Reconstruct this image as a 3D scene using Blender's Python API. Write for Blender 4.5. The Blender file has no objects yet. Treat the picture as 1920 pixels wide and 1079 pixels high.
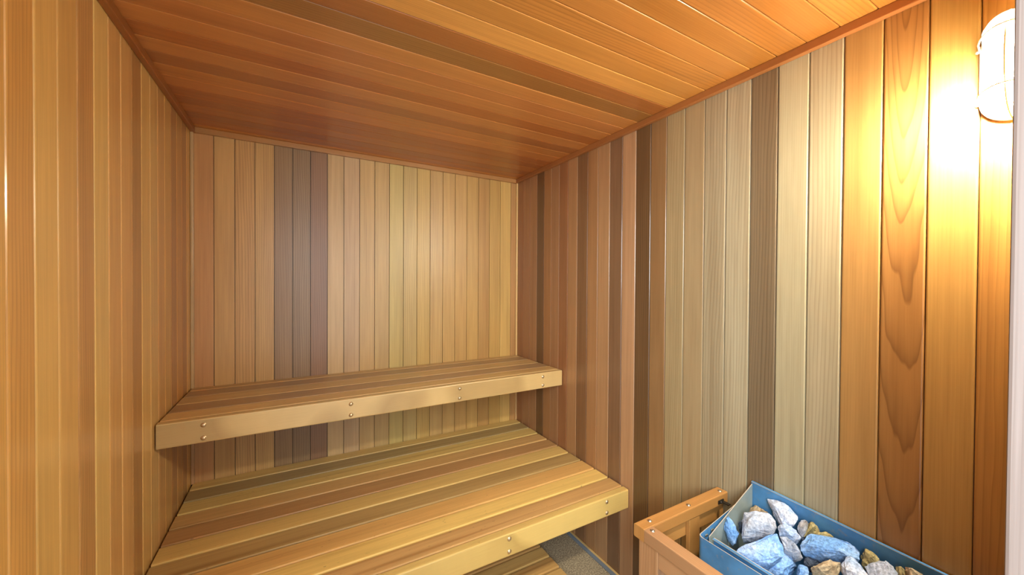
import bpy, bmesh, math, random
from mathutils import Vector, Matrix, noise

SC = bpy.context.scene
COL = SC.collection
W, H = 1.8, 2.160           # room width, ceiling height (floor is z = 0, back wall is y = 0)
YF = -2.22                  # inside face of the front wall

# ------------------------------------------------------------------ colour helpers
def lin(c):
    c /= 255.0
    return c / 12.92 if c <= 0.04045 else ((c + 0.055) / 1.055) ** 2.4
def rgb(r, g, b, k=1.0):
    return (lin(r) * k, lin(g) * k, lin(b) * k)

def wd(r, g, b, k=1.0):
    """wood tint"""
    r, g, b = rgb(r, g, b, k); return (r * 0.97, g * 1.09, b * 1.18)

# ------------------------------------------------------------------ camera
F_PX, YAW, PITCH, ROLL = 707.01417, 0.51838, -0.01002, 0.00576
CAM = Vector((0.4392, -2.32214, 1.42358))
_sy, _cy, _sp, _cp = math.sin(YAW), math.cos(YAW), math.sin(PITCH), math.cos(PITCH)
FWD = Vector((_sy * _cp, _cy * _cp, _sp))
_r0 = Vector((_cy, -_sy, 0)); _u0 = _r0.cross(FWD)
RIGHT = math.cos(ROLL) * _r0 + math.sin(ROLL) * _u0
UP = -math.sin(ROLL) * _r0 + math.cos(ROLL) * _u0
cam_d = bpy.data.cameras.new('camera'); cam = bpy.data.objects.new('camera', cam_d); COL.objects.link(cam)
cam_d.sensor_fit = 'HORIZONTAL'; cam_d.sensor_width = 36.0
cam_d.lens = F_PX * 36.0 / 1920.0
cam_d.clip_start = 0.01
cam.matrix_world = Matrix(((RIGHT.x, UP.x, -FWD.x, CAM.x), (RIGHT.y, UP.y, -FWD.y, CAM.y),
                           (RIGHT.z, UP.z, -FWD.z, CAM.z), (0, 0, 0, 1)))
SC.camera = cam
def ray(px, py):
    """direction through a measured point of the photograph (used to survey real positions)"""
    return FWD + RIGHT * ((px - 960) / F_PX) - UP * ((py - 539.5) / F_PX)
def on_plane(px, py, p0, n):
    d = ray(px, py); return CAM + d * ((p0 - CAM).dot(n) / d.dot(n))

# ------------------------------------------------------------------ materials
def new_mat(name):
    m = bpy.data.materials.new(name); m.use_nodes = True
    nt = m.node_tree; nt.nodes.clear()
    out = nt.nodes.new('ShaderNodeOutputMaterial'); bs = nt.nodes.new('ShaderNodeBsdfPrincipled')
    nt.links.new(bs.outputs[0], out.inputs[0])
    return m, nt, bs
class N:
    def __init__(s, nt): s.nt = nt
    def node(s, t, **kw):
        n = s.nt.nodes.new(t)
        for k, v in kw.items(): setattr(n, k, v)
        return n
    def set(s, sock, v):
        if hasattr(v, 'is_linked') or isinstance(v, bpy.types.NodeSocket): s.nt.links.new(v, sock)
        else: sock.default_value = v
    def math(s, op, a, b=0.0, c=None, clamp=False):
        n = s.node('ShaderNodeMath', operation=op); n.use_clamp = clamp
        s.set(n.inputs[0], a); s.set(n.inputs[1], b)
        if c is not None: s.set(n.inputs[2], c)
        return n.outputs[0]
    def comb(s, x, y, z):
        n = s.node('ShaderNodeCombineXYZ')
        s.set(n.inputs[0], x); s.set(n.inputs[1], y); s.set(n.inputs[2], z); return n.outputs[0]
    def noise(s, vec, scale=1.0, detail=2.0, rough=0.5):
        n = s.node('ShaderNodeTexNoise'); n.inputs['Scale'].default_value = scale
        n.inputs['Detail'].default_value = detail; n.inputs['Roughness'].default_value = rough
        s.nt.links.new(vec, n.inputs['Vector']); return n.outputs['Fac']
    def mix(s, fac, a, b, blend='MIX'):
        n = s.node('ShaderNodeMix', data_type='RGBA', blend_type=blend)
        s.set(n.inputs[0], fac); s.set(n.inputs[6], a); s.set(n.inputs[7], b); return n.outputs[2]
    def maprange(s, v, a, b, c, d, smooth=False):
        n = s.node('ShaderNodeMapRange'); n.clamp = True
        if smooth: n.interpolation_type = 'SMOOTHSTEP'
        s.set(n.inputs[0], v)
        for i, q in enumerate((a, b, c, d)): n.inputs[i + 1].default_value = q
        return n.outputs[0]

def wood(name, rough=0.38, coat=0.2, coat_rough=0.2, freq=150.0, mottle=0.16, streak=0.35, bump=0.06, specks=0.0):
    m, nt, bs = new_mat(name); k = N(nt)
    g = k.node('ShaderNodeAttribute', attribute_name='grain').outputs['Vector']
    t = k.node('ShaderNodeAttribute', attribute_name='wood_tint').outputs['Color']
    q = k.node('ShaderNodeAttribute', attribute_name='wood_figure').outputs['Vector']
    sg = k.node('ShaderNodeSeparateXYZ'); nt.links.new(g, sg.inputs[0]); a, u, d = sg.outputs
    sq = k.node('ShaderNodeSeparateXYZ'); nt.links.new(q, sq.inputs[0]); u0, slope, con = sq.outputs
    # growth rings: distance from the pith line, warped
    w1 = k.noise(k.comb(k.math('MULTIPLY', a, 1.1), k.math('MULTIPLY', u, 9.0), d), 1.0, 3.0)
    flat_sawn = k.math('GREATER_THAN', slope, 0.02)
    w = k.math('MULTIPLY', k.math('SUBTRACT', w1, 0.5), k.math('ADD', 0.010, k.math('MULTIPLY', flat_sawn, 0.030)))
    fa = k.math('FRACT', k.math('MULTIPLY', a, 0.1)); al = k.math('MULTIPLY', fa, 10.0)
    du = k.math('SUBTRACT', k.math('FRACT', u), u0)
    dd = k.math('ADD', k.math('MULTIPLY', k.math('ADD', al, 0.05), slope), 0.004)
    rr = k.math('ADD', k.math('SQRT', k.math('ADD', k.math('MULTIPLY', du, du), k.math('MULTIPLY', dd, dd))), w)
    # a flat-sawn board (slope > 0.02) shows wider rings
    fq = k.math('SUBTRACT', freq, k.math('MULTIPLY', flat_sawn, freq - 100.0))
    saw = k.math('FRACT', k.math('MULTIPLY', rr, fq))
    ring = k.math('MULTIPLY', k.math('POWER', saw, 4.0), k.maprange(saw, 0.94, 1.0, 1.0, 0.0))
    f1 = k.noise(k.comb(k.math('MULTIPLY', a, 7.0), k.math('MULTIPLY', u, 420.0), k.math('MULTIPLY', d, 420.0)), 1.0, 2.0)
    f2 = k.noise(k.comb(k.math('MULTIPLY', a, 1.3), k.math('MULTIPLY', u, 17.0), d), 1.0, 3.0)
    f3 = k.noise(k.comb(k.math('MULTIPLY', a, 0.55), k.math('MULTIPLY', u, 30.0), k.math('ADD', d, 7.3)), 1.0, 2.0)
    f5 = k.noise(k.comb(k.math('MULTIPLY', a, 2.6), k.math('MULTIPLY', u, 75.0), k.math('ADD', d, 3.1)), 1.0, 4.0, 0.6)
    val = k.math('MULTIPLY', k.math('SUBTRACT', 1.0, k.math('MULTIPLY', ring, con)),
                 k.math('ADD', 0.90, k.math('MULTIPLY', f1, 0.20)))
    val = k.math('MULTIPLY', val, k.maprange(f5, 0.3, 0.7, 0.90, 1.09))
    val = k.math('MULTIPLY', val, k.math('ADD', 1.0 - mottle, k.math('MULTIPLY', f2, 2 * mottle)))
    dark = k.mix(1.0, t, (0.66, 0.55, 0.45, 1), 'MULTIPLY')
    c = k.mix(k.math('MULTIPLY', k.maprange(f3, 0.55, 0.78, 0.0, 1.0, True), streak), t, dark)
    vc = k.node('ShaderNodeCombineColor'); 
    for i, e in enumerate((0.85, 1.0, 1.15)): k.set(vc.inputs[i], k.math('POWER', val, e))
    c = k.mix(1.0, c, vc.outputs[0], 'MULTIPLY')
    if specks:
        f4 = k.noise(k.comb(k.math('MULTIPLY', a, 45.0), k.math('MULTIPLY', u, 190.0), d), 1.0, 1.0)
        c = k.mix(k.math('MULTIPLY', k.maprange(f4, 0.74, 0.80, 0.0, 1.0), specks), c, (0.10, 0.05, 0.02, 1))
    nt.links.new(c, bs.inputs['Base Color'])
    k.set(bs.inputs['Roughness'], k.math('ADD', rough - 0.06, k.math('MULTIPLY', f2, 0.12)))
    bs.inputs['Coat Weight'].default_value = coat; bs.inputs['Coat Roughness'].default_value = coat_rough
    bp = k.node('ShaderNodeBump'); bp.inputs['Strength'].default_value = bump; bp.inputs['Distance'].default_value = 0.002
    # faint planer ripples across the grain plus fibre
    rip = k.noise(k.comb(k.math('MULTIPLY', a, 150.0), k.math('MULTIPLY', u, 10.0), d), 1.0, 1.0)
    nt.links.new(k.math('ADD', f1, k.math('MULTIPLY', rip, 0.6)), bp.inputs['Height'])
    nt.links.new(bp.outputs[0], bs.inputs['Normal'])
    return m

def flat(name, col, rough=0.5, metal=0.0, nscale=0.0, namt=0.0, bump=0.0, emit=None, strength=0.0, stretch=(1, 1, 1)):
    m, nt, bs = new_mat(name); k = N(nt)
    bs.inputs['Base Color'].default_value = (*col, 1); bs.inputs['Roughness'].default_value = rough
    bs.inputs['Metallic'].default_value = metal
    if nscale:
        tc = k.node('ShaderNodeTexCoord'); mp = k.node('ShaderNodeMapping'); mp.inputs['Scale'].default_value = stretch
        nt.links.new(tc.outputs['Object'], mp.inputs[0])
        n = k.noise(mp.outputs[0], nscale, 4.0)
        c = k.mix(n, tuple(x * (1 - namt) for x in col) + (1,), tuple(min(1, x * (1 + namt)) for x in col) + (1,))
        nt.links.new(c, bs.inputs['Base Color'])
        if bump:
            bp = k.node('ShaderNodeBump'); bp.inputs['Strength'].default_value = bump; bp.inputs['Distance'].default_value = 0.003
            nt.links.new(n, bp.inputs['Height']); nt.links.new(bp.outputs[0], bs.inputs['Normal'])
    if emit:
        bs.inputs['Emission Color'].default_value = (*emit, 1); bs.inputs['Emission Strength'].default_value = strength
    return m

M_WALL = wood('varnished_cedar_wall', 0.42, 0.5, 0.16, mottle=0.19)
M_BACK = wood('satin_cedar_back_wall', 0.42, 0.42, 0.37, mottle=0.21)
M_CEIL = wood('varnished_cedar_ceiling', 0.34, 0.35, 0.16)
M_BENCH = wood('cedar_bench_slats', 0.45, 0.08, 0.3, mottle=0.2, streak=0.85, specks=0.6)
M_GUARD = wood('cedar_guard', 0.42, 0.1, 0.25, mottle=0.14)
M_TRIM = wood('cedar_trim', 0.36, 0.2, 0.22)
M_JAMB = wood('bare_wood_door_frame', 0.6, 0.0, 0.3)

def steel_mat(name, col, rough, metal=0.85):
    m, nt, bs = new_mat(name); k = N(nt)
    tc = k.node('ShaderNodeTexCoord')
    n1 = k.noise(tc.outputs['Object'], 9.0, 4.0); n2 = k.noise(tc.outputs['Object'], 70.0, 3.0)
    mp = k.node('ShaderNodeMapping'); mp.inputs['Scale'].default_value = (60, 2, 60); nt.links.new(tc.outputs['Object'], mp.inputs[0])
    n3 = k.noise(mp.outputs[0], 3.0, 2.0)
    c = k.mix(k.maprange(n1, 0.35, 0.7, 0, 1), (*[x * 0.68 for x in col], 1), (*[min(1, x * 1.12) for x in col], 1))
    c = k.mix(k.math('MULTIPLY', k.maprange(n2, 0.6, 0.75, 0, 1), 0.35), c, (0.42, 0.34, 0.22, 1))
    nt.links.new(c, bs.inputs['Base Color'])
    k.set(bs.inputs['Roughness'], k.math('ADD', rough, k.math('MULTIPLY', n3, 0.2)))
    bs.inputs['Metallic'].default_value = metal
    return m
M_STEEL = steel_mat('galvanised_steel_daylight_blue', rgb(96, 160, 214), 0.42, 0.5)  # the blue of cool daylight is mixed into the steel's base colour
M_STEEL_IN = steel_mat('tarnished_steel', rgb(172, 184, 176), 0.42, 0.5)
M_EDGE = flat('steel_edge_highlight', rgb(214, 204, 184), 0.35, 0.4)  # pale colour paints the highlight along the sheet edges
M_BOLT = flat('brass_bolt', rgb(214, 190, 150), 0.3, 0.8)
M_SCREW = flat('zinc_screw', rgb(190, 178, 158), 0.3, 0.9)
M_DARK = flat('dark_metal', rgb(58, 52, 44), 0.5, 0.6)
M_LAMPW = flat('white_lamp_metal', rgb(228, 224, 214), 0.35)
M_WIRE = flat('lamp_wire', rgb(200, 190, 172), 0.35, 0.4)
M_SEAL = flat('grey_sealant', rgb(112, 120, 126), 0.55, 0.0, 40, 0.15)

def concrete():
    m, nt, bs = new_mat('speckled_concrete'); k = N(nt)
    tc = k.node('ShaderNodeTexCoord')
    n1 = k.noise(tc.outputs['Object'], 140.0, 3.0); n2 = k.noise(tc.outputs['Object'], 8.0, 3.0)
    c = k.mix(k.maprange(n1, 0.4, 0.66, 0, 1), (*rgb(126, 110, 84), 1), (*rgb(204, 188, 152), 1))
    c = k.mix(k.math('MULTIPLY', n2, 0.5), c, (*rgb(158, 144, 118), 1))
    nt.links.new(c, bs.inputs['Base Color']); bs.inputs['Roughness'].default_value = 0.65
    bp = k.node('ShaderNodeBump'); bp.inputs['Strength'].default_value = 0.3; bp.inputs['Distance'].default_value = 0.002
    nt.links.new(n1, bp.inputs['Height']); nt.links.new(bp.outputs[0], bs.inputs['Normal'])
    return m
M_FLOOR = concrete()

def stone_mat(name, c1, c2, c3, amt=0.5):
    m, nt, bs = new_mat(name); k = N(nt)
    tc = k.node('ShaderNodeTexCoord'); oi = k.node('ShaderNodeObjectInfo')
    add = k.node('ShaderNodeVectorMath', operation='ADD'); nt.links.new(tc.outputs['Object'], add.inputs[0])
    nt.links.new(k.comb(k.math('MULTIPLY', oi.outputs['Random'], 13.0), k.math('MULTIPLY', oi.outputs['Random'], 7.0), 0.0), add.inputs[1])
    v = add.outputs[0]
    n1 = k.noise(v, 16.0, 4.0, 0.6); n2 = k.noise(v, 150.0, 4.0, 0.65); n3 = k.noise(v, 7.0, 2.0)
    c = k.mix(k.maprange(n1, 0.38, 0.64, 0, 1, True), (*c1, 1), (*c2, 1))
    c = k.mix(k.math('MULTIPLY', k.maprange(n3, 0.48, 0.68, 0, 1, True), amt), c, (*c3, 1))
    sp = k.maprange(n2, 0.32, 0.68, 0.55, 1.3)
    cc = k.node('ShaderNodeCombineColor')
    for i in range(3): nt.links.new(sp, cc.inputs[i])
    c = k.mix(1.0, c, cc.outputs[0], 'MULTIPLY')
    nt.links.new(c, bs.inputs['Base Color']); bs.inputs['Roughness'].default_value = 0.8
    bp = k.node('ShaderNodeBump'); bp.inputs['Strength'].default_value = 0.55; bp.inputs['Distance'].default_value = 0.004
    nt.links.new(k.math('ADD', n2, k.math('MULTIPLY', n1, 1.5)), bp.inputs['Height']); nt.links.new(bp.outputs[0], bs.inputs['Normal'])
    return m
S_BLUE = stone_mat('daylight_tinted_stone', rgb(112, 160, 216), rgb(154, 188, 228), rgb(176, 182, 200), 0.5)  # grey stone; its blue is daylight put into the base colour
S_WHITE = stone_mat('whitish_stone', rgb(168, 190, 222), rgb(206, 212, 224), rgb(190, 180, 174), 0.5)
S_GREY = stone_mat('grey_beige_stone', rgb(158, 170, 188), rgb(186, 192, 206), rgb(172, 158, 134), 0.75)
S_TAN = stone_mat('tan_stone', rgb(172, 148, 112), rgb(190, 172, 140), rgb(140, 122, 84), 0.7)
S_OLIVE = stone_mat('olive_stone', rgb(160, 144, 92), rgb(178, 164, 116), rgb(124, 112, 70), 0.7)
S_DARK = stone_mat('dark_slate_stone', rgb(62, 74, 92), rgb(84, 94, 108), rgb(58, 54, 56), 0.5)

# ------------------------------------------------------------------ object helpers
def tag(o, label=None, cat=None, group=None, kind=None):
    if label: o['label'] = label
    if cat: o['category'] = cat
    if group: o['group'] = group
    if kind: o['kind'] = kind
    return o
def empty(name, loc, label, cat, group=None):
    o = bpy.data.objects.new(name, None); COL.objects.link(o); o.location = loc
    o.empty_display_size = 0.1
    return tag(o, label, cat, group)
RNG = random.Random(7)

class MB:
    """collects boards / boxes with wood-grain attributes and links them as ONE mesh object"""
    def __init__(s): s.v = []; s.f = []; s.g = []; s.t = []; s.q = []; s.sm = []
    def prism(s, o, L, A, Nn, length, prof, tint=(.5, .5, .5), fig=None, off=None, cap=True, smooth=()):
        """profile prof [(across, out)...] swept along L"""
        o, L, A, Nn = Vector(o), Vector(L), Vector(A), Vector(Nn)
        fig = fig or (RNG.uniform(-0.5, 0.6), 0.004, RNG.uniform(0.08, 0.2))
        off = off or (RNG.randint(0, 8) * 10 + RNG.uniform(0, 1.5), RNG.randint(0, 50) + 0.3, RNG.uniform(0, 9))
        b = len(s.v); n = len(prof)
        for e in (0, length):
            for (w, h) in prof: s.v.append(o + L * e + A * w + Nn * h)
        gv = lambda i: (off[0] + (length if i >= n else 0), off[1] + prof[i % n][0], off[2] + prof[i % n][1])
        def face(ids):
            s.f.append([b + i for i in ids]); s.g.append([gv(i) for i in ids]); s.t.append(tint); s.q.append(fig); s.sm.append(False)
        flip = L.cross(A).dot(Nn) < 0
        for i in range(n):
            j = (i + 1) % n
            ids = [i, j, n + j, n + i]
            face(ids if flip else ids[::-1])
        if cap:
            face(list(range(n)) if not flip else list(range(n))[::-1])
            face(list(range(n, 2 * n))[::-1] if not flip else list(range(n, 2 * n)))
    def board(s, o, L, A, Nn, length, width, depth, ch=0.003, **kw):
        c = ch
        s.prism(o, L, A, Nn, length, [(0, -depth), (0, -c), (c * .134, -c * .5), (c * .5, -c * .134), (c, 0), (width - c, 0), (width - c * .5, -c * .134), (width - c * .134, -c * .5), (width, -c), (width, -depth)], **kw)
    def beam(s, x0, x1, y0, y1, z0, z1, axis='x', r=0.003, **kw):
        """box with eased long edges; axis = grain direction"""
        if axis == 'x': o, L, A, Nn, ln, w, h = (x0, y0, z0), (1, 0, 0), (0, 1, 0), (0, 0, 1), x1 - x0, y1 - y0, z1 - z0
        elif axis == 'y': o, L, A, Nn, ln, w, h = (x0, y0, z0), (0, 1, 0), (1, 0, 0), (0, 0, 1), y1 - y0, x1 - x0, z1 - z0
        else: o, L, A, Nn, ln, w, h = (x0, y0, z0), (0, 0, 1), (0, 1, 0), (1, 0, 0), z1 - z0, y1 - y0, x1 - x0
        e = r * .3
        pr = [(r, 0), (w - r, 0), (w - e, e), (w, r), (w, h - r), (w - e, h - e), (w - r, h), (r, h), (e, h - e), (0, h - r), (0, r), (e, e)]
        s.prism(o, L, A, Nn, ln, pr, **kw)
    def build(s, name, mat, parent=None, origin=None):
        me = bpy.data.meshes.new(name)
        org = Vector(origin) if origin is not None else (parent.location.copy() if parent else Vector((0, 0, 0)))
        me.from_pydata([v - org for v in s.v], [], s.f)
        ag = me.attributes.new('grain', 'FLOAT_VECTOR', 'CORNER')
        ag.data.foreach_set('vector', [c for fc in s.g for p in fc for c in p])
        at = me.attributes.new('wood_tint', 'FLOAT_COLOR', 'FACE')
        at.data.foreach_set('color', [c for t in s.t for c in (*t, 1.0)])
        aq = me.attributes.new('wood_figure', 'FLOAT_VECTOR', 'FACE')
        aq.data.foreach_set('vector', [c for t in s.q for c in t])
        bm = bmesh.new(); bm.from_mesh(me); bmesh.ops.recalc_face_normals(bm, faces=bm.faces); bm.to_mesh(me); bm.free()
        me.materials.append(mat)
        o = bpy.data.objects.new(name, me); COL.objects.link(o)
        if parent: o.parent = parent if parent.type == 'EMPTY' else parent
        else: o.location = org
        return o
def bm_obj(name, bm, mat, parent=None, loc=(0, 0, 0), smooth=False):
    bmesh.ops.recalc_face_normals(bm, faces=bm.faces)
    me = bpy.data.meshes.new(name); bm.to_mesh(me); bm.free()
    if smooth:
        for p in me.polygons: p.use_smooth = True
    me.materials.append(mat)
    if any(p.material_index for p in me.polygons): me.materials.append(M_EDGE)
    o = bpy.data.objects.new(name, me); COL.objects.link(o); o.location = loc
    if parent: o.parent = parent
    return o
def structure(mb, name, mat, label, cat):
    return tag(mb.build(name, mat), label, cat, kind='structure')

# ------------------------------------------------------------------ the room shell
DK = rgb(44, 26, 12)
def slab(mb, x0, x1, y0, y1, z0, z1, tint=DK):
    mb.prism((x0, y0, z0), (1, 0, 0), (0, 1, 0), (0, 0, 1), x1 - x0, [(0, 0), (y1 - y0, 0), (y1 - y0, z1 - z0), (0, z1 - z0)], tint=tint)
G = 0.0006     # half gap between tongue-and-groove boards
TH = 0.012     # board thickness
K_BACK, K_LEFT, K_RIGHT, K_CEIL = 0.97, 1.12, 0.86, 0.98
def fig(kind):
    """how a board is sawn: straight grain, or a cathedral figure"""
    if kind == 'c': return (0.04 + RNG.uniform(-.012, .012), RNG.uniform(0.028, 0.05), RNG.uniform(0.30, 0.45))
    if kind == 'C': return (0.04, 0.062, 0.55)
    if kind == 'd': return (0.04 + RNG.uniform(-.01, .01), RNG.uniform(0.028, 0.045), 0.5)
    return (RNG.choice([-1, 1]) * RNG.uniform(0.25, 0.5), 0.003, RNG.uniform(0.08, 0.2))

# back wall: boards left to right
back_edges = [0.004] + [0.0870 + 0.0832 * i for i in range(21)] + [1.796]
back_cols = [(202, 146, 90), (206, 158, 96), (202, 154, 94), (204, 158, 96), (156, 120, 80), (150, 117, 80), (146, 106, 74),
             (202, 164, 112), (198, 160, 114), (200, 160, 102), (194, 156, 98), (196, 166, 98), (194, 160, 96), (198, 158, 88),
             (198, 156, 94), (198, 154, 90), (196, 150, 86), (200, 154, 86), (190, 142, 80), (198, 152, 82), (214, 168, 94), (190, 138, 82)]
back_fig = {2: 'c', 3: 'c', 4: 'c', 5: 'd', 6: 'c', 12: 'c', 13: 'c', 14: 'c', 18: 'c', 19: 'c'}
mb = MB()
slab(mb, -0.05, W + 0.05, TH - 0.004, 0.05, 0, H + 0.05)
for i in range(len(back_edges) - 1):
    a, b = back_edges[i] + G, back_edges[i + 1] - G
    mb.board((a + .0006, 0, 0.012), (0, 0, 1), (1, 0, 0), (0, -1, 0), H - 0.02, b - a - .0012, TH, ch=0.0010, tint=wd(*back_cols[i], K_BACK), fig=fig(back_fig.get(i, 's')))
structure(mb, 'wall_back', M_BACK, 'back wall of vertical cedar boards behind the two benches', 'wall')

# left wall
lef_cols = [(198, 142, 70), (198, 140, 70), (204, 154, 82), (202, 150, 80), (186, 132, 72), (208, 162, 90), (198, 144, 80), (200, 146, 82),
            (166, 116, 62), (200, 152, 84), (196, 150, 86), (190, 138, 78), (190, 140, 76), (166, 116, 66), (180, 128, 68), (164, 114, 62)]
left_edges = [-1.3145 + 0.0826 * k for k in range(-11, 0)] + [-1.3145 + 0.0826 * k for k in range(0, 16)] + [-0.002]
mb = MB()
slab(mb, -0.05, -TH + 0.004, -2.34, 0.0, 0, H + 0.05)
for i in range(len(left_edges) - 1):
    a, b = left_edges[i] + G, left_edges[i + 1] - G
    k = i - 10
    c = lef_cols[k] if 0 <= k < 16 else RNG.choice(lef_cols)
    mb.board((0, b, 0.012), (0, 0, 1), (0, -1, 0), (1, 0, 0), H - 0.02, b - a, TH, ch=0.0046, tint=wd(*c, K_LEFT), fig=fig('c' if k in (1, 4) else 's'))
structure(mb, 'wall_left', M_WALL, 'left wall of orange-toned vertical cedar boards', 'wall')

# right wall
right_edges = [-0.004, -0.090, -0.175, -0.260, -0.340, -0.420, -0.500, -0.583, -0.668, -0.754, -0.834, -0.919, -1.003, -1.086, -1.170, -1.252,
               -1.338, -1.424, -1.508, -1.594, -1.678, -1.764, -1.848, -1.932, -2.016, -2.098, -2.182, -2.22]
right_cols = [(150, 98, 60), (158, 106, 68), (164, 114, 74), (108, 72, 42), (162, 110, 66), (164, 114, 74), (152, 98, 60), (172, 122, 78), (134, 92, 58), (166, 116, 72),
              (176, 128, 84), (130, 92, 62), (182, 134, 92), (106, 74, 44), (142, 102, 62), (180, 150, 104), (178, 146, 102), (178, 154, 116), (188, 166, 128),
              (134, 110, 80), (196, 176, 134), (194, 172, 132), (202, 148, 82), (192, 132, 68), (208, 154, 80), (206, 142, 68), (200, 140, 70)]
right_fig = {8: 'c', 11: 'c', 13: 'd', 15: 'c', 17: 'c', 18: 'c', 19: 'd', 21: 'c', 23: 'C', 25: 'c'}
mb = MB()
slab(mb, W + TH - 0.004, W + 0.05, -2.34, 0.0, 0, H + 0.05)
for i in range(len(right_edges) - 1):
    b, a = right_edges[i] - G, right_edges[i + 1] + G
    kr = K_RIGHT * (1.22 if i < 15 else (0.86 if i > 21 else 0.94))  # light balance in the tint: dim far boards lightened, boards by the lamp darkened
    f = fig(right_fig.get(i, 's')); o = None
    if i == 23: o = (10.0, 5.0, 1.0)
    if i == 23:   # flat-sawn board whose figure points downwards: grain runs from the top
        mb.board((W, a, H - 0.008), (0, 0, -1), (0, 1, 0), (-1, 0, 0), H - 0.02, b - a, TH, ch=0.0040, tint=wd(*right_cols[i], kr), fig=f, off=o)
    else:
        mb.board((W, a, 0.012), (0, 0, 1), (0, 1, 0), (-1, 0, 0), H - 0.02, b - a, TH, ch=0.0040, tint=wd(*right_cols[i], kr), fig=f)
structure(mb, 'wall_right', M_WALL, 'right wall of vertical cedar boards, pale and dark mixed, carrying the lamp', 'wall')

# ceiling
ceil_edges = [-1.925 + 0.0815 * k for k in range(-5, 24)] + [-0.0005]
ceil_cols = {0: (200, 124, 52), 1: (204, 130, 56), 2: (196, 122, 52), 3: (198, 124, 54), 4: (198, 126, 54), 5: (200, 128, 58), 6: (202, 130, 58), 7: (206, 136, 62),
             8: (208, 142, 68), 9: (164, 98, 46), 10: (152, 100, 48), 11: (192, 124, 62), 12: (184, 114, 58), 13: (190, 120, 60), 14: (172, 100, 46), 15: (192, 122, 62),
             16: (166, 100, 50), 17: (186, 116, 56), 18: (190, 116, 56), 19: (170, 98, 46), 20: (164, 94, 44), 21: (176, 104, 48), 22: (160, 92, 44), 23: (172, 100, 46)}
mb = MB()
slab(mb, -0.05, W + 0.05, -2.34, 0.05, H + TH - 0.004, H + 0.06)
for i in range(len(ceil_edges) - 1):
    a, b = ceil_edges[i] + G, min(ceil_edges[i + 1], -0.001) - G
    k = i - 4
    c = ceil_cols.get(k, (198, 126, 54))
    kc = K_CEIL * (0.74 if k < 5 else (0.86 if k < 8 else 1.06))  # boards near the lamp get a darker tint to offset its glare
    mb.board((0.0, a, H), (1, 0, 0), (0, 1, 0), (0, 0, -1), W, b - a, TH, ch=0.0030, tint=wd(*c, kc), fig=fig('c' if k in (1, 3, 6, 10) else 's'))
structure(mb, 'ceiling', M_CEIL, 'ceiling of orange cedar boards running across the room', 'ceiling')

# floor
bm = bmesh.new(); bmesh.ops.create_cube(bm, size=1.0)
for v in bm.verts: v.co = Vector((v.co.x * 1.9 + 0.9, v.co.y * 2.42 - 1.17, v.co.z * 0.06 - 0.03))
tag(bm_obj('floor', bm, M_FLOOR), 'speckled grey-brown concrete floor under the lower bench', 'floor', kind='structure')

# front wall around the doorway the picture is taken from
mb = MB()
slab(mb, 1.245, W + 0.05, -2.345, YF - TH, 0, H); slab(mb, -0.05, 0.275, -2.345, YF - TH, 0, H); slab(mb, 0.275, 1.245, -2.345, YF - TH, 2.04, H)
for (x0, x1, z0) in [(1.25 + 0.0833 * i, 1.25 + 0.0833 * (i + 1), 0.012) for i in range(6)] + [(0.0 + 0.0833 * i, 0.0833 * (i + 1), 0.012) for i in range(3)] + [(0.25 + 0.0833 * i, 0.0833 * (i + 4), 2.04) for i in range(12)]:
    mb.board((x0 + G, YF, z0), (0, 0, 1), (1, 0, 0), (0, 1, 0), H - 0.008 - z0, min(x1, W - .001) - x0 - 2 * G, TH, tint=wd(*RNG.choice(lef_cols), K_LEFT))
structure(mb, 'wall_front', M_WALL, 'front wall of cedar boards beside and above the doorway', 'wall')

# door frame: its right jamb closes the picture on the right
mb = MB()
JT = wd(176, 148, 132, 0.66)
mb.beam(1.2195, 1.245, -2.36, -2.2195, 0, 2.04, 'z', r=0.004, tint=JT)
mb.beam(0.275, 0.3, -2.36, -2.2195, 0, 2.04, 'z', r=0.004, tint=JT)
mb.beam(0.3, 1.2195, -2.36, -2.2195, 2.015, 2.04, 'x', r=0.004, tint=JT)
structure(mb, 'door_1', M_JAMB, 'pale greyish wooden door frame jamb along the right edge of the view', 'door frame')

# trims
TR = 0.020; TD = 0.0265
zc0 = H - TD
mb = MB(); mb.beam(TR, W - TR, -TR, -0.0005, zc0, H - 0.0003, 'x', r=0.002, tint=wd(196, 138, 80, .8))
structure(mb, 'trim_1', M_TRIM, 'square cedar trim where the ceiling meets the back wall', 'trim')
mb = MB(); mb.beam(0.0005, TR, -2.2, -0.0005, zc0, H - 0.0003, 'y', r=0.002, tint=wd(168, 96, 40, .75))
structure(mb, 'trim_2', M_TRIM, 'dark reddish cedar trim where the ceiling meets the left wall', 'trim')
mb = MB(); mb.beam(W - TR, W - 0.0005, -2.2, -0.0005, zc0, H - 0.0003, 'y', r=0.002, tint=wd(176, 106, 54, .8))
structure(mb, 'trim_3', M_TRIM, 'reddish cedar trim where the ceiling meets the right wall', 'trim')
mb = MB(); mb.beam(0.0005, 0.0125, -0.018, -0.0005, 0.9160, zc0 - 0.0004, 'z', r=0.002, tint=wd(204, 164, 112, .85))
mb.beam(0.0005, 0.0125, -0.018, -0.0005, 0.4575, 0.9145, 'z', r=0.002, tint=wd(204, 154, 104, .85))
structure(mb, 'trim_4', M_TRIM, 'narrow pale strip in the corner of the back and left walls', 'trim')
mb = MB(); mb.beam(W - 0.012, W - 0.0005, -0.018, -0.0005, 0.9160, zc0 - 0.0004, 'z', r=0.002, tint=wd(230, 184, 116, .9))
mb.beam(W - 0.012, W - 0.0005, -0.018, -0.0005, 0.4575, 0.9145, 'z', r=0.002, tint=wd(220, 170, 110, .9))
structure(mb, 'trim_5', M_TRIM, 'narrow bright strip in the corner of the back and right walls', 'trim')
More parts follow.
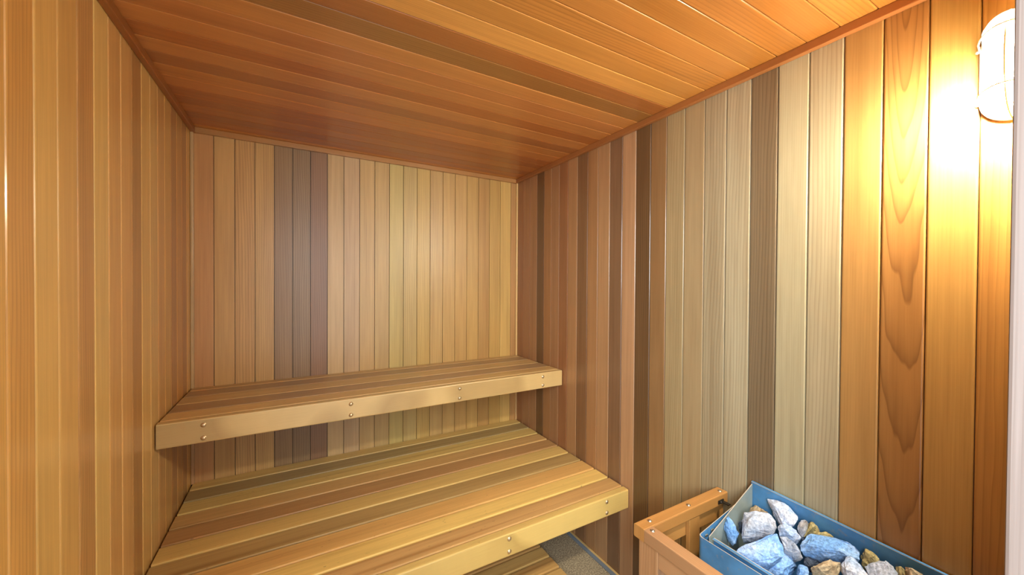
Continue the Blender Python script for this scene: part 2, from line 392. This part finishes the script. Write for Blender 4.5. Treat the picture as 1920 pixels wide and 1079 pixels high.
mb = MB(); mb.beam(W - 0.013, W - 0.0005, -2.2, -0.02, 0.0005, 0.014, 'y', r=0.002, tint=wd(222, 178, 112, .9))
structure(mb, 'baseboard_right', M_TRIM, 'thin light wood strip at the foot of the right wall', 'baseboard')
bm = bmesh.new()
pr = [(-0.0135, 0.0003), (-0.026, 0.0003), (-0.027, 0.003), (-0.022, 0.008), (-0.0135, 0.0125)]
vs = [[bm.verts.new((W + a, y, b)) for (a, b) in pr] for y in (-2.2, -0.02)]
for i in range(5): bm.faces.new((vs[0][i], vs[0][(i + 1) % 5], vs[1][(i + 1) % 5], vs[1][i]))
bm.faces.new(vs[0]); bm.faces.new(vs[1])
tag(bm_obj('trim_6', bm, M_SEAL), 'grey sealant bead along the floor at the right wall', 'trim', kind='structure')

# ------------------------------------------------------------------ the two benches
def dome_bolt(name, loc, parent, r=0.0075, axis='-y', mat=M_BOLT):
    bm = bmesh.new()
    bmesh.ops.create_uvsphere(bm, u_segments=16, v_segments=10, radius=r)
    for v in bm.verts: v.co.z *= 0.62
    geom = [f for f in bm.faces if f.calc_center_median().z < -0.0005]
    bmesh.ops.delete(bm, geom=geom, context='FACES')
    ed = [e for e in bm.edges if e.is_boundary]
    bmesh.ops.holes_fill(bm, edges=ed)
    # washer rim
    bmesh.ops.create_cone(bm, cap_ends=True, segments=18, radius1=r * 1.22, radius2=r * 1.16, depth=0.0014, matrix=Matrix.Translation((0, 0, 0.0002)))
    if axis == '-y': bmesh.ops.rotate(bm, verts=bm.verts, matrix=Matrix.Rotation(math.radians(90), 3, 'X'))
    p = Vector((0, 0, 0)); q = parent
    while q is not None: p += q.location; q = q.parent
    return bm_obj(name, bm, mat, parent, Vector(loc) - p, smooth=True)

BX = (0.138, 0.645, 1.153, 1.660)
def bench(name, label, top, edges, front, cols, fcol, ftop, gap, gapL, bolts_dz):
    root = empty(name, (0.9, front / 2, 0), label, 'bench')
    x0, x1 = gapL, W - 0.006
    mb = MB()
    for i in range(len(edges) - 1):
        y1, y0 = edges[i] - (gap / 2 if i else 0), edges[i + 1] + gap / 2
        c = cols[i]
        dx = RNG.uniform(-0.001, 0.0012)
        mb.beam(x0 + dx, x1 + dx, y0, y1, top - 0.036 + RNG.uniform(-.0006, .0006), top, 'x', r=0.004, tint=wd(*c, 1.22 if top < 0.6 else 1.06),
                fig=(RNG.uniform(-.2, .25), RNG.choice([.004, .012, .018]), RNG.uniform(.15, .34)))
    mb.build('seat', M_BENCH, root)
    mb = MB()
    mb.beam(x0 - 0.0005, x1 + 0.001, front, front + 0.037, top - 0.0895, top, 'x', r=0.005, tint=wd(*fcol, 1.0), fig=(-.12, .006, .38))
    fb = mb.build('front_board', M_BENCH, root)
    for bx in BX:
        for dz in bolts_dz:
            dome_bolt('bolt', (bx, front - 0.0004, top + dz), fb)
    for bx in BX:
        mb = MB(); mb.beam(bx - 0.019, bx + 0.019, front + 0.0375, -0.040, top - 0.0885, top - 0.0368, 'y', r=0.002, tint=wd(170, 120, 70, .8))
        mb.build('joist', M_BENCH, root)
    mb = MB(); mb.beam(0.03, W - 0.03, -0.0385, -0.0012, top - 0.0885, top - 0.0368, 'x', r=0.002, tint=wd(170, 120, 70, .8))
    mb.build('ledger', M_BENCH, root)
    if top < 0.6:
        for bx in (BX[0], BX[2]):
            mb = MB(); mb.beam(bx + 0.0195, bx + 0.0575, -0.46, -0.372, 0.0003, top - 0.0375, 'z', r=0.002, tint=wd(170, 120, 70, .8))
            mb.build('leg', M_BENCH, root)
    return root

bench('sauna_bench', 'upper slatted cedar bench with the narrower seat, bolted front board', 0.9155,
      [-0.004, -0.066, -0.179, -0.295, -0.410, -0.5055], -0.545,
      [(194, 156, 102), (170, 136, 94), (196, 158, 102), (170, 134, 92), (204, 163, 102)], (206, 168, 108), None, 0.004, 0.006, (-0.023, -0.0715))
bench('sauna_bench', 'lower slatted cedar bench with the deeper ten-board seat, nearest the floor', 0.4567,
      [-0.004, -0.081, -0.190, -0.294, -0.401, -0.508, -0.614, -0.721, -0.830, -0.930, -1.0245], -1.062,
      [(198, 160, 92), (160, 130, 80), (204, 166, 94), (194, 148, 88), (172, 126, 76), (202, 162, 92), (168, 132, 78), (200, 150, 84), (214, 172, 94), (184, 138, 82)],
      (216, 174, 98), None, 0.009, 0.0075, (-0.0205, -0.0700))

# ------------------------------------------------------------------ duckboard on the floor
root = empty('duckboard', (0.9, -0.8, 0), 'low slatted wooden duckboard lying on the floor under the lower bench', 'floor mat')
mb = MB(); cols = [(204, 150, 84), (210, 158, 90), (200, 146, 82), (216, 166, 94)]
y = -0.470; i = 0
while y > -1.36:
    mb.beam(0.05, 1.541, y - 0.0705, y, 0.020, 0.057, 'x', r=0.004, tint=wd(*cols[i % 4], 1.0)); y -= 0.0808; i += 1
mb.build('deck', M_BENCH, root)
for bx in (0.10, 0.78, 1.46):
    mb = MB(); mb.beam(bx, bx + 0.04, -1.42, -0.48, 0.0004, 0.0198, 'y', r=0.002, tint=wd(150, 110, 70, .7)); mb.build('batten', M_BENCH, root)

# ------------------------------------------------------------------ wooden guard around the heater
GZ = 0.673
root = empty('heater_guard', (1.58, -1.8, 0), 'orange cedar guard rail around the sauna heater', 'guard rail')
GC = wd(196, 132, 68, .78); GC2 = wd(190, 134, 88, .76)
mb = MB(); mb.beam(1.3605, W - 0.004, -1.5305, -1.490, GZ - 0.039, GZ, 'x', r=0.0035, tint=GC, fig=(-.2, .005, .2)); tr = mb.build('top_rail', M_GUARD, root)
mb = MB(); mb.beam(1.3600, 1.4005, -2.195, -1.5312, GZ - 0.039, GZ, 'y', r=0.0035, tint=GC2, fig=(-.2, .005, .2)); tl = mb.build('top_rail', M_GUARD, root)
for p, (sx, sy) in ((tr, (1.412, -1.507)), (tr, (1.597, -1.513)), (tr, (1.776, -1.513)), (tl, (1.380, -1.545))):
    s_ = dome_bolt('screw', (sx, sy, GZ - 0.0002), p, r=0.0062, axis='z', mat=M_SCREW)
mb = MB(); mb.beam(1.410, W - 0.004, -1.5145, -1.4955, GZ - 0.098, GZ - 0.0395, 'x', r=0.002, tint=GC); mb.build('lower_rail', M_GUARD, root)
mb = MB(); mb.beam(1.3745, 1.3935, -2.12, -1.573, GZ - 0.098, GZ - 0.0395, 'y', r=0.002, tint=GC2); mb.build('lower_rail', M_GUARD, root)
mb = MB(); mb.beam(1.3700, 1.4095, -1.5725, -1.5015, 0.0, GZ - 0.0393, 'z', r=0.003, tint=GC2, fig=(.02, .03, .3)); mb.build('post', M_GUARD, root)
mb = MB(); mb.beam(1.3700, 1.4095, -2.192, -2.1205, 0.0, GZ - 0.0393, 'z', r=0.003, tint=GC2); mb.build('post', M_GUARD, root)
mb = MB(); mb.beam(1.582, 1.637, -1.5285, -1.5150, 0.06, GZ - 0.0396, 'z', r=0.002, tint=GC); mb.build('slat', M_GUARD, root)
mb = MB(); mb.beam(1.410, W - 0.004, -1.5145, -1.4955, 0.06, 0.118, 'x', r=0.002, tint=GC); mb.build('lower_rail', M_GUARD, root)
bm = bmesh.new()
bmesh.ops.create_cube(bm, size=1.0, matrix=Matrix.Translation((0, 0, 0)) @ Matrix.Diagonal((0.030, 0.003, 0.012, 1)))
bmesh.ops.create_cube(bm, size=1.0, matrix=Matrix.Translation((0.012, -0.012, -0.004)) @ Matrix.Diagonal((0.014, 0.024, 0.003, 1)))
bmesh.ops.create_uvsphere(bm, u_segments=10, v_segments=6, radius=0.005, matrix=Matrix.Translation((-0.004, -0.003, 0)))
bm_obj('bracket', bm, M_DARK, root, Vector((1.752, -1.5327, GZ - 0.022)) - root.location)

# ------------------------------------------------------------------ sauna heater (sheet-steel stove with an open stone tray)
HX0, HX1, HY0, HY1 = 1.506, 1.790, -2.165, -1.608
root = empty('sauna_heater', (1.65, -1.88, 0), 'galvanised steel sauna heater with an open tray of stones', 'heater')
def sheet(bm, pts, t):
    """flat sheet polygon given thickness t along its normal"""
    pts = [Vector(p) for p in pts]
    n = (pts[1] - pts[0]).cross(pts[2] - pts[0]).normalized() * t
    a = [bm.verts.new(p) for p in pts]; b = [bm.verts.new(p + n) for p in pts]; k = len(pts)
    bm.faces.new(a); bm.faces.new(b[::-1])
    for i in range(k): bm.faces.new((a[i], a[(i + 1) % k], b[(i + 1) % k], b[i])).material_index = 1
O = root.location
# casing: wrapped sheet with rounded vertical corners; its end panels rise towards the wall
path = [(HX1 - 0.004, HY1)]
R = 0.016
for i in range(7):
    a = math.radians(90 + 90 * i / 6); path.append((HX0 + R + R * math.cos(a), HY1 - R + R * math.sin(a)))
for i in range(7):
    a = math.radians(180 + 90 * i / 6); path.append((HX0 + R + R * math.cos(a), HY0 + R + R * math.sin(a)))
path.append((HX1 - 0.004, HY0))
def ztop(x): return 0.6565 + max(0.0, (x - HX0 - R)) * 0.20
bm = bmesh.new(); ZB = 0.20; T = 0.0022
cx, cy = (HX0 + HX1) / 2, (HY0 + HY1) / 2
rows = []
for (x, y) in path:
    ix = x + (T if x < HX0 + R else 0); iy = y - T if y > cy + 0.2 else (y + T if y < cy - 0.2 else y)
    rows.append([bm.verts.new(Vector(p) - O) for p in ((x, y, ZB), (x, y, ztop(x)), (ix, iy, ztop(x)), (ix, iy, ZB))])
for r0, r1 in zip(rows, rows[1:]):
    for i in range(4): bm.faces.new((r0[i], r0[(i + 1) % 4], r1[(i + 1) % 4], r1[i])).material_index = 1 if i == 1 else 0
bm.faces.new(rows[0]); bm.faces.new(rows[-1][::-1])
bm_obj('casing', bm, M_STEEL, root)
# stone tray: end panels with a raking top edge, low front bar, bottom
TY1, TY0, TX0, TX1 = -1.620, -2.150, 1.552, 1.783
for yy in (TY1, TY0):
    bm = bmesh.new()
    sheet(bm, [Vector(p) - O for p in ((TX0 - 0.006, yy, 0.50), (TX1, yy, 0.50), (TX1, yy, 0.748), (TX0 - 0.006, yy, 0.646))], 0.0025)
    bm_obj('tray_end', bm, M_STEEL_IN, root)
bm = bmesh.new()
sheet(bm, [Vector(p) - O for p in ((TX0, TY0 + .004, 0.50), (TX0, TY1 - .012, 0.50), (TX0, TY1 - .012, 0.6455), (TX0, TY0 + .004, 0.6405))], 0.0025)
sheet(bm, [Vector(p) - O for p in ((TX0 - .008, TY0 + .004, 0.640), (TX0 - .008, TY1 - .012, 0.645), (TX0 + .0005, TY1 - .012, 0.6455), (TX0 + .0005, TY0 + .004, 0.6405))], 0.002)
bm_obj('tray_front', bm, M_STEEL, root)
bm = bmesh.new()
sheet(bm, [Vector(p) - O for p in ((TX0 + .003, TY0 + .004, 0.500), (TX1, TY0 + .004, 0.500), (TX1, TY1 - .004, 0.500), (TX0 + .003, TY1 - .004, 0.500))], 0.003)
bm_obj('tray_bottom', bm, M_DARK, root)
bm = bmesh.new()
sheet(bm, [Vector(p) - O for p in ((1.7855, TY0 - .01, 0.20), (1.7855, TY1 + .003, 0.20), (1.7855, TY1 + .003, 0.754), (1.7855, TY0 - .01, 0.728))], 0.0025)
sheet(bm, [Vector(p) - O for p in ((1.7845, TY0 - .01, 0.7285), (1.7845, TY1 + .003, 0.7545), (1.7925, TY1 + .003, 0.7545), (1.7925, TY0 - .01, 0.7285))], 0.0018)
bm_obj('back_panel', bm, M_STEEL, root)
# two small clips on the inside of the casing end
for (x_, z_) in ((1.545, 0.652), (1.575, 0.6595)):
    bm = bmesh.new()
    bmesh.ops.create_cube(bm, size=1.0, matrix=Matrix.Diagonal((0.012, 0.0035, 0.008, 1)))
    bmesh.ops.bevel(bm, geom=bm.edges[:], offset=0.0008, segments=1, affect='EDGES')
    bm_obj('clip', bm, M_SCREW, root, Vector((x_, HY1 - T - 0.0022, z_ - 0.008)) - O)
for (x_, y_) in ((1.53, -1.64), (1.76, -1.64), (1.53, -2.13), (1.76, -2.13)):
    bm = bmesh.new()
    bmesh.ops.create_cone(bm, cap_ends=True, segments=14, radius1=0.012, radius2=0.010, depth=0.2)
    bm_obj('leg', bm, M_DARK, root, Vector((x_, y_, 0.1)) - O)
bm = bmesh.new()
sheet(bm, [Vector(p) - O for p in ((HX0 + .004, HY0 + .004, ZB), (1.784, HY0 + .004, ZB), (1.784, HY1 - .004, ZB), (HX0 + .004, HY1 - .004, ZB))], 0.003)
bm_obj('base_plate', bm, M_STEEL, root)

# ------------------------------------------------------------------ heater stones: broken rocks surveyed one by one
def stone(label, mat, poly, seed, lift=0.0, thick=0.05, tilt=0.55, bulge=0.016, group='stones in the heater tray'):
    rnd = random.Random(seed)
    cxp = sum(p[0] for p in poly) / len(poly); cyp = sum(p[1] for p in poly) / len(poly)
    base = Vector((1.57, -1.85, 0.642)); nb = Vector((-0.24, 0, 1)).normalized()
    P0 = on_plane(cxp, cyp, base + nb * lift, nb)
    to_cam = (CAM - P0).normalized()
    n = (to_cam * tilt + Vector((0, 0, 1)) * (1 - tilt) + Vector((rnd.uniform(-.15, .15), rnd.uniform(-.15, .15), 0))).normalized()
    out = [on_plane(px, py, P0, n) for px, py in poly]
    c = sum(out, Vector()) / len(out)
    pts = [p - n * rnd.uniform(0.001, 0.008) for p in out]
    for k_ in range(len(out)):
        if rnd.random() < 0.6:
            pts.append(c + (out[k_] - c) * rnd.uniform(0.35, 0.72) + n * rnd.uniform(0.25, 1.0) * bulge * 1.5)
    down = (n * 0.55 + Vector((0.12, 0, 1)) * 0.6).normalized()
    for p in out: pts.append(c + (p - c) * rnd.uniform(0.72, 0.9) - down * thick * rnd.uniform(0.5, 0.7))
    for p in out[::2]: pts.append(c + (p - c) * rnd.uniform(0.4, 0.6) - down * thick)
    bm = bmesh.new()
    for p in pts: bm.verts.new(p - c)
    res = bmesh.ops.convex_hull(bm, input=bm.verts)
    junk = [e for e in set(res['geom_interior'] + res['geom_unused']) if isinstance(e, bmesh.types.BMVert)]
    if junk: bmesh.ops.delete(bm, geom=junk, context='VERTS')
    bmesh.ops.bevel(bm, geom=bm.edges[:], offset=0.0008, segments=1, affect='EDGES')
    bmesh.ops.triangulate(bm, faces=bm.faces[:])
    bmesh.ops.subdivide_edges(bm, edges=[e for e in bm.edges if e.calc_length() > 0.008], cuts=2, use_grid_fill=True)
    bmesh.ops.triangulate(bm, faces=bm.faces[:])
    bmesh.ops.recalc_face_normals(bm, faces=bm.faces)
    bm.normal_update()
    for v in bm.verts:
        q = v.co * 38 + Vector((seed * 3.1, seed, 0))
        v.co += v.normal * (noise.noise(q) * 0.0040 - abs(noise.noise(q * 2.0)) * 0.0048 + noise.noise(q * 5.1) * 0.0016)
    for v in bm.verts:          # settle inside the sheet-metal tray
        p = v.co + c
        if p.z < 0.651: p.x = max(p.x, TX0 + 0.0055)
        p.x = min(p.x, 1.7800); p.y = min(p.y, TY1 - 0.0040); p.z = max(p.z, 0.5050)
        v.co = p - c
    o = bm_obj('heater_stone', bm, mat, None, c)
    return tag(o, label, 'stone', group)
def crop(ox, oy, s, pts): return [(ox + x / s, oy + y / s) for x, y in pts]
A8 = lambda *p: crop(1290, 890, 8.0, p)      # survey sheets at three scales
A9 = lambda *p: crop(1290, 970, 9.6, p)
B9 = lambda *p: crop(1440, 970, 9.6, p)
D9 = lambda *p: crop(1580, 970, 9.6, p)
STONES = [
    ('large pale stone with a flat slanted face nearest the front bar', S_BLUE, A9((862, 600), (1000, 485), (1300, 380), (1600, 285), (1700, 480), (1752, 690), (1670, 745), (1450, 862), (1180, 832), (950, 768)), 0.018, .055, .8, .006),
    ('big grey and beige stone topping the pile at the far end', S_GREY, A8((835, 560), (1010, 543), (1215, 580), (1330, 690), (1350, 800), (1290, 900), (1020, 940), (800, 960), (790, 900), (850, 800), (830, 690)), 0.010, .060, .6, .014),
    ('tan stone peeking out behind the big grey stone', S_TAN, A8((900, 530), (940, 480), (1010, 452), (1110, 500), (1220, 582), (1200, 660), (1000, 640)), -0.004, .045, .6, .01),
    ('pointed whitish slab leaning on the steel back panel', S_WHITE, A8((1185, 358), (1300, 370), (1440, 420), (1570, 510), (1655, 620), (1615, 735), (1520, 755), (1410, 720), (1380, 650), (1230, 490)), 0.028, .045, .5, .012),
    ('upright pale shard against the far end panel', S_BLUE, A8((555, 612), (600, 620), (690, 720), (775, 880), (740, 980), (690, 1065), (600, 950), (560, 860), (540, 760)), -0.004, .040, .85, .012),
    ('small dark slate stone beside the upright shard', S_DARK, A8((740, 720), (790, 662), (850, 680), (880, 760), (800, 840), (760, 800)), -0.016, .035, .6, .008),
    ('oval pinkish stone right of the big grey stone', S_WHITE, A8((1335, 790), (1390, 735), (1500, 742), (1640, 830), (1705, 935), (1625, 1005), (1500, 960), (1370, 905)), 0.004, .045, .6, .012),
    ('cream stone wedged under the oval pinkish one', S_GREY, B9((225, 345), (330, 345), (430, 400), (520, 490), (570, 600), (640, 742), (500, 745), (380, 640), (280, 540)), -0.006, .045, .6, .01),
    ('lumpy speckled beige stone by the steel back panel', S_GREY, B9((520, 150), (590, 60), (650, 35), (735, 100), (730, 200), (690, 290), (620, 330), (560, 250)), 0.018, .04, .6, .014),
    ('knobbly olive-beige stone touching the back panel', S_OLIVE, B9((700, 230), (745, 130), (800, 75), (840, 130), (905, 180), (920, 255), (850, 320), (640, 335)), 0.018, .035, .6, .012),
    ('olive-yellow stone showing only its ridge behind the long pale one', S_OLIVE, B9((790, 290), (900, 268), (1035, 260), (1130, 300), (1195, 370), (1130, 460), (850, 430)), 0.012, .045, .6, .01),
    ('longest pale stone lying across the middle of the tray', S_BLUE, B9((535, 490), (640, 380), (770, 300), (850, 350), (1220, 370), (1400, 440), (1580, 515), (1665, 610), (1650, 760), (1560, 780), (1300, 700), (1040, 730), (820, 690), (590, 600)), 0.010, .060, .65, .012),
    ('broad grey stone under the flat-faced pale one', S_BLUE, B9((40, 740), (240, 640), (300, 560), (400, 640), (535, 870), (480, 950), (350, 1060), (150, 1120), (-60, 1000)), -0.040, .055, .65, .012),
    ('rounded tan and white stone at the middle of the near rows', S_TAN, B9((760, 890), (880, 850), (1000, 790), (1130, 765), (1310, 820), (1320, 930), (1260, 1080), (1000, 1120), (800, 1020)), -0.002, .05, .6, .014),
    ('white stone with a blunt raised tip among the near rows', S_WHITE, B9((1300, 850), (1375, 720), (1450, 690), (1520, 705), (1650, 830), (1810, 1046), (1780, 1180), (1420, 1180), (1330, 1040)), 0.014, .055, .75, .012),
    ('yellowish jagged stone at the foot of the back panel', S_OLIVE, D9((340, 690), (380, 620), (420, 555), (555, 645), (690, 770), (620, 850), (430, 840), (350, 800)), 0.022, .045, .6, .012),
    ('flat grey-green slab near the back panel', S_GREY, D9((370, 860), (480, 800), (600, 762), (830, 775), (930, 880), (1000, 1000), (980, 1120), (640, 1160), (470, 1040)), 0.016, .05, .6, .012),
    ('greenish stone next to the flat grey slab', S_OLIVE, D9((950, 875), (1060, 890), (1130, 960), (1190, 1060), (1150, 1150), (1010, 1150), (990, 1000)), 0.018, .045, .6, .010),
    ('pinkish-brown stone nearest the camera along the back panel', S_TAN, D9((1095, 870), (1180, 880), (1260, 910), (1500, 1040), (1480, 1160), (1250, 1180), (1150, 1000)), 0.034, .045, .6, .012),
    ('small pale stone squeezed between the near stones', S_BLUE, B9((540, 850), (640, 840), (740, 900), (760, 1000), (720, 1100), (560, 1080), (530, 960)), -0.006, .045, .6, .01),
    ('dark stone deep in the gap below the longest stone', S_DARK, B9((640, 720), (780, 720), (950, 760), (960, 860), (760, 880), (640, 820)), -0.030, .03, .5, .006),
]
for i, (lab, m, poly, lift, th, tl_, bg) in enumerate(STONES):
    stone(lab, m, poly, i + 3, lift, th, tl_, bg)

# ------------------------------------------------------------------ oval bulkhead lamp on the right wall
LY, LZ = -2.148, 1.897
root = empty('wall_lamp', (W, LY, LZ), 'lit oval white bulkhead lamp with a wire cage on the right wall', 'lamp')
def capsule(hw, hs, n=14):
    pts = []
    for i in range(n + 1):
        a = math.pi * i / n; pts.append((hw * math.cos(a), hs + hw * math.sin(a)))
    for i in range(1, 6): pts.append((-hw, hs * (1 - i / 3.0)))
    for i in range(n + 1):
        a = math.pi + math.pi * i / n; pts.append((hw * math.cos(a), -hs + hw * math.sin(a)))
    for i in range(1, 6): pts.append((hw, -hs * (1 - i / 3.0)))
    return pts
def loft(rings, cap0=True, cap1=True):
    bm = bmesh.new(); vr = [[bm.verts.new((-d, y, z)) for (y, z) in pts] for (d, pts) in rings]
    for a, b in zip(vr, vr[1:]):
        for i in range(len(a)): bm.faces.new((a[i], a[(i + 1) % len(a)], b[(i + 1) % len(a)], b[i]))
    if cap0: bm.faces.new(vr[0])
    if cap1: bm.faces.new(vr[-1][::-1])
    return bm
HS = 0.060
bm_obj('base_ring', loft([(0.0005, capsule(.050, HS)), (0.012, capsule(.050, HS)), (0.016, capsule(.047, HS)), (0.016, capsule(.041, HS)), (0.006, capsule(.041, HS))]), M_LAMPW, root, smooth=False)
M_GLOW = flat('frosted_lit_glass', (0.9, 0.85, 0.75), 0.3, emit=(1.0, 0.95, 0.80), strength=26.0)
M_GLOW2 = flat('frosted_glass_over_the_bulb', (0.9, 0.85, 0.75), 0.3, emit=(1.0, 0.95, 0.80), strength=640.0)   # the bulb sits in the lower half
prof = [(0.0065, .0405), (0.05, .0370), (0.078, .033), (0.098, .026), (0.109, .016), (0.113, .005), (0.1132, .0006)]
globe = bm_obj('glass_globe', loft([(d, capsule(r, HS * (0.6 + 0.4 * r / .0405))) for d, r in prof], cap1=False), M_GLOW, root, smooth=True)
globe.data.materials.append(M_GLOW2)
for p in globe.data.polygons:
    if p.center.z < -0.045 and len(p.vertices) == 4: p.material_index = 1
# eyelid hood of white opal plastic over the upper end of the globe
def hood():
    bm = bmesh.new(); rows = []
    for (d, r) in [(0.0165, .0450), (0.052, .0405), (0.083, .0365), (0.104, .0290), (0.116, .018), (0.120, .006)]:
        rows.append([(bm.verts.new((-d, r * math.cos(math.pi * i / 16), HS + 0.001 + (r * 0.98) * math.sin(math.pi * i / 16)))) for i in range(17)])
    for a, b in zip(rows, rows[1:]):
        for i in range(16): bm.faces.new((a[i], a[i + 1], b[i + 1], b[i]))
    geom = bmesh.ops.solidify(bm, geom=bm.faces[:], thickness=0.0016)
    return bm
M_OPAL, nt_, bs_ = new_mat('opal_white_plastic')
bs_.inputs['Base Color'].default_value = (0.85, 0.82, 0.76, 1); bs_.inputs['Roughness'].default_value = 0.35
tr_ = nt_.nodes.new('ShaderNodeBsdfTranslucent'); tr_.inputs[0].default_value = (0.85, 0.82, 0.74, 1)
mx_ = nt_.nodes.new('ShaderNodeMixShader'); mx_.inputs[0].default_value = 0.22
nt_.links.new(bs_.outputs[0], mx_.inputs[1]); nt_.links.new(tr_.outputs[0], mx_.inputs[2])
nt_.links.new(mx_.outputs[0], [n for n in nt_.nodes if n.type == 'OUTPUT_MATERIAL'][0].inputs[0])
bm_obj('hood', hood(), M_OPAL, root, smooth=True)
def wire(bm, pts, r=0.0016, n=6):
    prev = None
    for i, p in enumerate(pts):
        p = Vector(p); t = (Vector(pts[min(i + 1, len(pts) - 1)]) - Vector(pts[max(i - 1, 0)])).normalized()
        a = t.orthogonal().normalized(); b = t.cross(a)
        if prev: 
            pa = prev[1]; a = (pa - t * pa.dot(t)).normalized(); b = t.cross(a)
        ring = [bm.verts.new(p + (a * math.cos(2 * math.pi * k / n) + b * math.sin(2 * math.pi * k / n)) * r) for k in range(n)]
        if prev:
            for k in range(n): bm.faces.new((prev[0][k], prev[0][(k + 1) % n], ring[(k + 1) % n], ring[k]))
        else: bm.faces.new(ring)
        prev = (ring, a)
    bm.faces.new(prev[0])
bm = bmesh.new()
for z in (HS, -HS):
    wire(bm, [(-0.013 - 0.110 * math.sin(math.pi * i / 14) ** .7, -(0.050 - 0.013 * math.sin(math.pi * i / 14)) * math.cos(math.pi * i / 14), z) for i in range(15)])
wire(bm, [(-0.013 - 0.108 * math.sin(math.pi * i / 18) ** .6, 0, (HS + .052) * math.cos(math.pi * i / 18)) for i in range(19)])
for sgn in (1, -1):
    for z in (HS, -HS):
        bmesh.ops.create_uvsphere(bm, u_segments=8, v_segments=6, radius=0.004, matrix=Matrix.Translation((-0.012, sgn * 0.053, z)))
bm_obj('wire_cage', bm, M_WIRE, root, smooth=True)

# ------------------------------------------------------------------ light: daylight through the doorway, and the room lamp above
ld = bpy.data.lights.new('doorway_daylight', 'AREA'); ld.shape = 'RECTANGLE'; ld.size = 0.75; ld.size_y = 0.9
ld.energy = 50.0; ld.color = (0.84, 0.93, 1.0)
lo = bpy.data.objects.new('doorway_daylight', ld); COL.objects.link(lo)
lo.location = (0.10, -3.05, 1.80)
lo.rotation_euler = (Vector((1.55, -1.3, 0.95)) - lo.location).to_track_quat('-Z', 'Y').to_euler()
w = bpy.data.worlds.new('daylit_surroundings'); SC.world = w; w.use_nodes = True
w.node_tree.nodes['Background'].inputs[0].default_value = (0.80, 0.90, 1.0, 1)
w.node_tree.nodes['Background'].inputs[1].default_value = 1.7

SC.view_settings.view_transform = 'Standard'; SC.view_settings.look = 'None'
SC.view_settings.exposure = 0.46; SC.view_settings.gamma = 1.0; SC.view_settings.use_curve_mapping = False
SC.cycles.use_denoising = True
SC.cycles.max_bounces = 10; SC.cycles.diffuse_bounces = 6; SC.cycles.glossy_bounces = 4
SC.cycles.sample_clamp_indirect = 8.0; SC.cycles.caustics_reflective = False; SC.cycles.caustics_refractive = False
